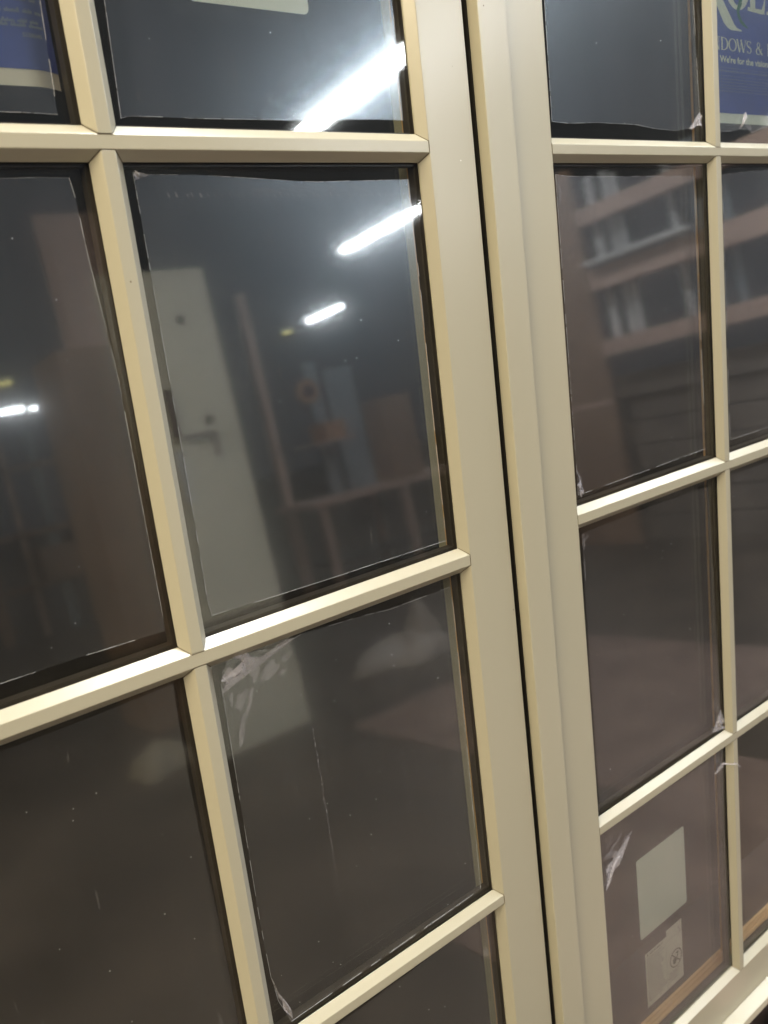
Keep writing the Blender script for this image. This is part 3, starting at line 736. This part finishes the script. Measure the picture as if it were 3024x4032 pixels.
# ------------------------------------------------------------------ lamps overhead
def strip_light(x, y0, y1, tube, label, z=4.0, along='y', w=0.20):
    ln = abs(y1 - y0); c = (y0 + y1) / 2
    t = empty('strip_light', (x, c, z) if along == 'y' else (c, x, z), (0, 0, 0 if along == 'y' else math.pi / 2))
    tag(t, label, 'ceiling light', 'strip lights overhead')
    MB().box(-w / 2 - .03, w / 2 + .03, -ln / 2 - .02, ln / 2 + .02, 0.0, 0.07).build('housing', HOUSING, t)
    mb = MB().prism([(-w / 2, -0.001), (-w * .42, -.035), (-w * .2, -.055), (w * .2, -.055), (w * .42, -.035), (w / 2, -0.001)], lambda p: (p[0], -ln / 2, p[1]), lambda p: (p[0], ln / 2, p[1]))
    mb.build('tube', tube, t)
    for s_ in (-1, 1): MB().box(-.01, .01, s_ * ln * .35 - .01, s_ * ln * .35 + .01, .0702, 1.0).build('hanger', STEEL, t)
    return t
strip_light(4.51, -5.22, -2.9, TUBE, "long cool strip light, largest of those mirrored in the top middle pane")
strip_light(7.53, -8.95, -6.4, TUBE, "cool strip light mirrored as second streak beside the stile", w=.16)
strip_light(10.28, -14.3, -13.1, TUBE, "short cool strip light mirrored small in the middle pane", w=.13)
strip_light(10.42, -15.5, -15.35, TUBEY, "faint far light mirrored left of the short streak")
strip_light(-21.8, 5.75, 6.35, TUBE, "far cool light mirrored as brightest dash in the left pane", along='x', w=.25)
strip_light(-22.1, 6.62, 6.76, TUBE, "far cool light mirrored as a dot right of the brightest dash", along='x')
strip_light(-22.05, 7.03, 7.24, TUBEY, "far pale light mirrored third along in the left pane", along='x')
strip_light(-19.75, 6.27, 6.55, TUBEY, "far yellow light mirrored upper right in the left pane", along='x')
strip_light(-19.65, 6.76, 6.84, TUBEY, "smallest far yellow light mirrored in the left pane", along='x')
strip_light(-17.0, 4.5, 4.92, TUBEY, "far yellow light mirrored at the left picture edge", along='x')
strip_light(1.40, -0.55, 2.6, TUBE, "cool strip light straight above the window", w=.36)
strip_light(4.51, -1.9, 1.2, TUBE, "cool strip light above the right end of the window", w=.17)
strip_light(-1.0, -1.0, 1.0, TUBEW, "warm strip light hanging to the left of the window", w=.20)
strip_light(-2.8, -3.4, 0.2, TUBEW, "long warm strip light hanging farthest left", w=.45)

# ------------------------------------------------------------------ things the panes mirror
dr = empty('door_slab', (1.89, -3.1, 0)); tag(dr, "tall primed door slab with bored holes, mirrored in the middle pane", 'door')
MB().box(-0.29, 0.27, -0.045, 0, 0.0, 2.42).build('slab', DOORM, dr)
for hx, hz in ((0.085, 2.17), (0.11, 1.66)): MB().cyl((hx, 0.0005, hz), (0, 1, 0), 0.027, 0.002, 20).build('bore_hole', RUBBER, dr)
lk = MB().box(-0.05, 0.12, 0.0005, 0.03, 1.58, 1.605).build('latch', LATCH, dr)
MB().box(0.10, 0.12, 0.0005, 0.03, 1.47, 1.5795).build('lever', LATCH, dr)
MB().box(-0.10, -0.06, 0.0005, 0.02, 1.60, 1.84).build('pull_plate', LATCH, dr)
MB().box(-0.12, -0.08, 0.0005, 0.02, 1.28, 1.54).build('pull_plate', WHITEB, dr)
cb = empty('crate_column', (1.98, -4.25, 0)); tag(cb, "brown stacked crate column mirrored in the left pane", 'crate')
for k, (h0, h1) in enumerate(((0, .75), (.752, 1.5), (1.502, 2.25))): MB().box(-0.35, 0.3, -.25, .25, h0, h1).build('carton', CARD, cb)
cb2 = empty('tall_board', (2.15, -4.6, 0)); tag(cb2, "tall brown board standing behind the crate column", 'board')
MB().box(-0.25, 0.3, -.04, 0, 0, 3.2).build('board', BOARD, cb2); MB().box(-0.2, -0.12, 0.0002, .03, 0.2, 3.0).build('batten', BOARD, cb2)
cl = empty('cloth', (1.41, -3.36, 0)); tag(cl, "crumpled cream cloth on the floor, mirrored in the lower left pane", 'cloth')
def heap(name, rx, ry, h, m, parent, seed):
    rnd = random.Random(seed); v, fc = [], []; nu, nv = 26, 9
    ph = [rnd.uniform(0, 6.28) for _ in range(8)]
    for j in range(nv + 1):
        e = j / nv * math.pi / 2
        for i in range(nu):
            t = 2 * math.pi * i / nu
            r = 1 + .18 * math.sin(3 * t + ph[0]) + .12 * math.sin(5 * t + ph[1] + 2 * e) + .08 * math.sin(9 * t + ph[2] + 3 * e)
            v.append((rx * r * math.cos(t) * math.cos(e), ry * r * math.sin(t) * math.cos(e), h * math.sin(e) * (1 + .2 * math.sin(2 * t + ph[3]) + .12 * math.sin(6 * t + ph[4])) if j else 0.0))
    for j in range(nv):
        for i in range(nu): fc.append((j * nu + i, j * nu + (i + 1) % nu, (j + 1) * nu + (i + 1) % nu, (j + 1) * nu + i))
    return obj(name, v, fc, m, parent, True)
heap('fold', .17, .14, .12, CLOTHM, cl, 3)
bg_ = empty('plastic_bag', (3.12, -3.45, 0)); tag(bg_, "pale plastic bag on the floor, mirrored in the lower middle pane", 'bag')
heap('bag_body', .34, .22, .13, BAGM, bg_, 5)
nk = heap('bag_neck', .12, .10, .27, BAGM, bg_, 8); nk.location = (.16, 0, 0)
kp = MB().box(1.28, 2.6, -1.05, -0.20, 0.0005, 0.004).build('added_kraft_sheet', KRAFT); tag(kp, "brown kraft paper sheet added before the right leaf to brighten its reflections", 'paper')  # added sheet, laid here to brighten the floor mirrored in the right panes
kp = MB().box(2.20, 3.70, -2.75, -1.07, 0.0005, 0.004).build('added_kraft_sheet', KRAFT); tag(kp, "larger kraft paper sheet added farther out to brighten the mirrored floor", 'paper')  # second added sheet, brightens the right panes higher up
# timber rack along the right
rk = empty('timber_rack', (6.0, -2.6, 0)); tag(rk, "timber rack with three beams, mirrored in the right panes", 'rack')
for zc_, hh in ((2.735, .13), (2.225, .17), (1.665, .13)): MB().box(-.05, .05, -1.15, 1.9, zc_ - hh / 2, zc_ + hh / 2).build('beam', BOARD, rk)
for yy in (-1.35, 1.8): MB().box(.052, .16, yy - .06, yy + .06, 0, 3.1).build('post', BOARD, rk)
MB().box(.0505, .40, -1.15, 1.7, 1.70, 1.73).build('ledge', BOARD, rk)
pl_ = empty('card_panel', (6.0, -4.35, 0)); tag(pl_, "broad brown card panel beside the timber rack", 'panel')
MB().box(-.03, .03, -.75, .58, 0, 3.15).build('sheet', CARD, pl_); MB().box(-.034, -.0302, -.75, .58, 1.2, 1.25).build('tape', BOARD, pl_)
for k, (yy, h1, w_) in enumerate(((-3.67, 3.05, .07), (-3.53, 3.05, .05), (-3.43, 3.0, .045), (-2.98, 3.0, .05), (-2.74, 3.0, .12), (-2.55, 3.0, .05), (-2.1, 2.9, .12), (-1.75, 2.9, .10), (-1.4, 3.0, .12))):
    o = MB().box(6.08 + .03 * (k % 2), 6.10 + .03 * (k % 2), yy - w_ / 2, yy + w_ / 2, 1.7305, h1).build('trim_board', SLATE if k in (4, 5, 8) else WHITEB, None)
    tag(o, "pale trim board standing upright in the timber rack", 'board', 'trim boards in the rack')
o = MB().box(5.86, 5.94, -3.70, -2.75, 2.335, 2.375).build('trim_board', WHITEB, None); tag(o, "long white trim board lying along the middle rack beam", 'board')
o = MB().box(5.9405, 6.04, -3.70, -2.75, 2.3102, 2.334).build('trim_board', SLATE, None); tag(o, "grey slat lying on the middle rack beam", 'board')
sb = empty('board_stack', (6.45, -2.5, 0)); tag(sb, "low stack of grey brown boards under the timber rack", 'boards')
for k in range(7): MB().box(-.33 + .02 * (k % 3), .35 - .015 * (k % 2), -1.3 + .05 * (k % 2), 1.35 - .06 * (k % 3), .205 * k, .205 * k + .19).build('board', STOCK, sb)
sr = empty('stock_rack', (3.1, -9.5, 0)); tag(sr, "tall stock rack of uprights far behind, mirrored in the left pane", 'rack')
for k, xx in enumerate((-1.5, -1.18, -.95, -.55, -.2, .1, .5, .8)): MB().box(xx - .03 - .03 * (k % 3), xx + .03, -.05, .05, 0, 2.6 - .25 * (k % 3)).build('upright', (BOARD, SLATE, CARD)[k % 3], sr)
for zz in (.55, 1.15, 1.9): MB().box(-1.6, .9, .052, .10, zz, zz + .06).build('rail', CARD, sr)
MB().box(-1.45, -.8, .102, .4, 1.97, 2.5).build('carton', SLATE, sr); MB().box(-.5, .3, .102, .4, .62, 1.0).build('carton', CARD, sr)
# work bench further back
wb = empty('work_bench', (5.3, -6.0, 0)); tag(wb, "work bench with a pale top edge, mirrored in the middle pane", 'bench')
MB().box(-1.05, 1.4, -.7, 0, 0.84, 0.90).build('bench_top', BOARD, wb)
for xx in (-.9, .1, 1.25):
    for yy in (-.62, -.08): MB().box(xx - .04, xx + .04, yy - .04, yy + .04, 0, .8395).build('leg', BOARD, wb)
MB().box(-.86, 1.2, -.6, -.1, 0.25, .28).build('shelf', STEEL, wb)
o = MB().box(5.02, 5.35, -6.5, -6.44, .902, 2.15).build('leaning_panel', SLATE); tag(o, "blue grey panel standing at the back of the bench", 'panel')
o = MB().box(4.80, 4.93, -6.5, -6.44, .902, 2.25).build('leaning_panel', SLATE); tag(o, "narrow blue grey panel left on the bench", 'panel')
o = MB().box(5.36, 5.75, -6.42, -6.1, .902, 1.75).build('carton', CARD); tag(o, "brown carton standing on the bench beside the panels", 'box')
tr = MB().cyl((4.66, -6.3, 1.95), (0, 1, 0), .12, .05, 28).build('tape_roll', ORANGE); tag(tr, "orange tape roll hung above the bench", 'tape roll')
MB().cyl((4.66, -6.2495, 1.95), (0, 1, 0), .06, .003, 20).build('roll_core', RUBBER, tr)
o = MB().box(4.66, 4.90, -6.4, -6.12, 1.45, 1.62).build('tool_case', ORANGE); tag(o, "small orange case above the bench", 'case')
MB().box(4.50, 4.98, -6.5, -6.1, 1.42, 1.449).build('shelf_board', BOARD, o)
pp_ = MB().box(4.28, 4.36, -6.6, -6.5, 0, 3.0).build('wall_post', BOARD); tag(pp_, "slim timber post at the left end of the bench", 'post')
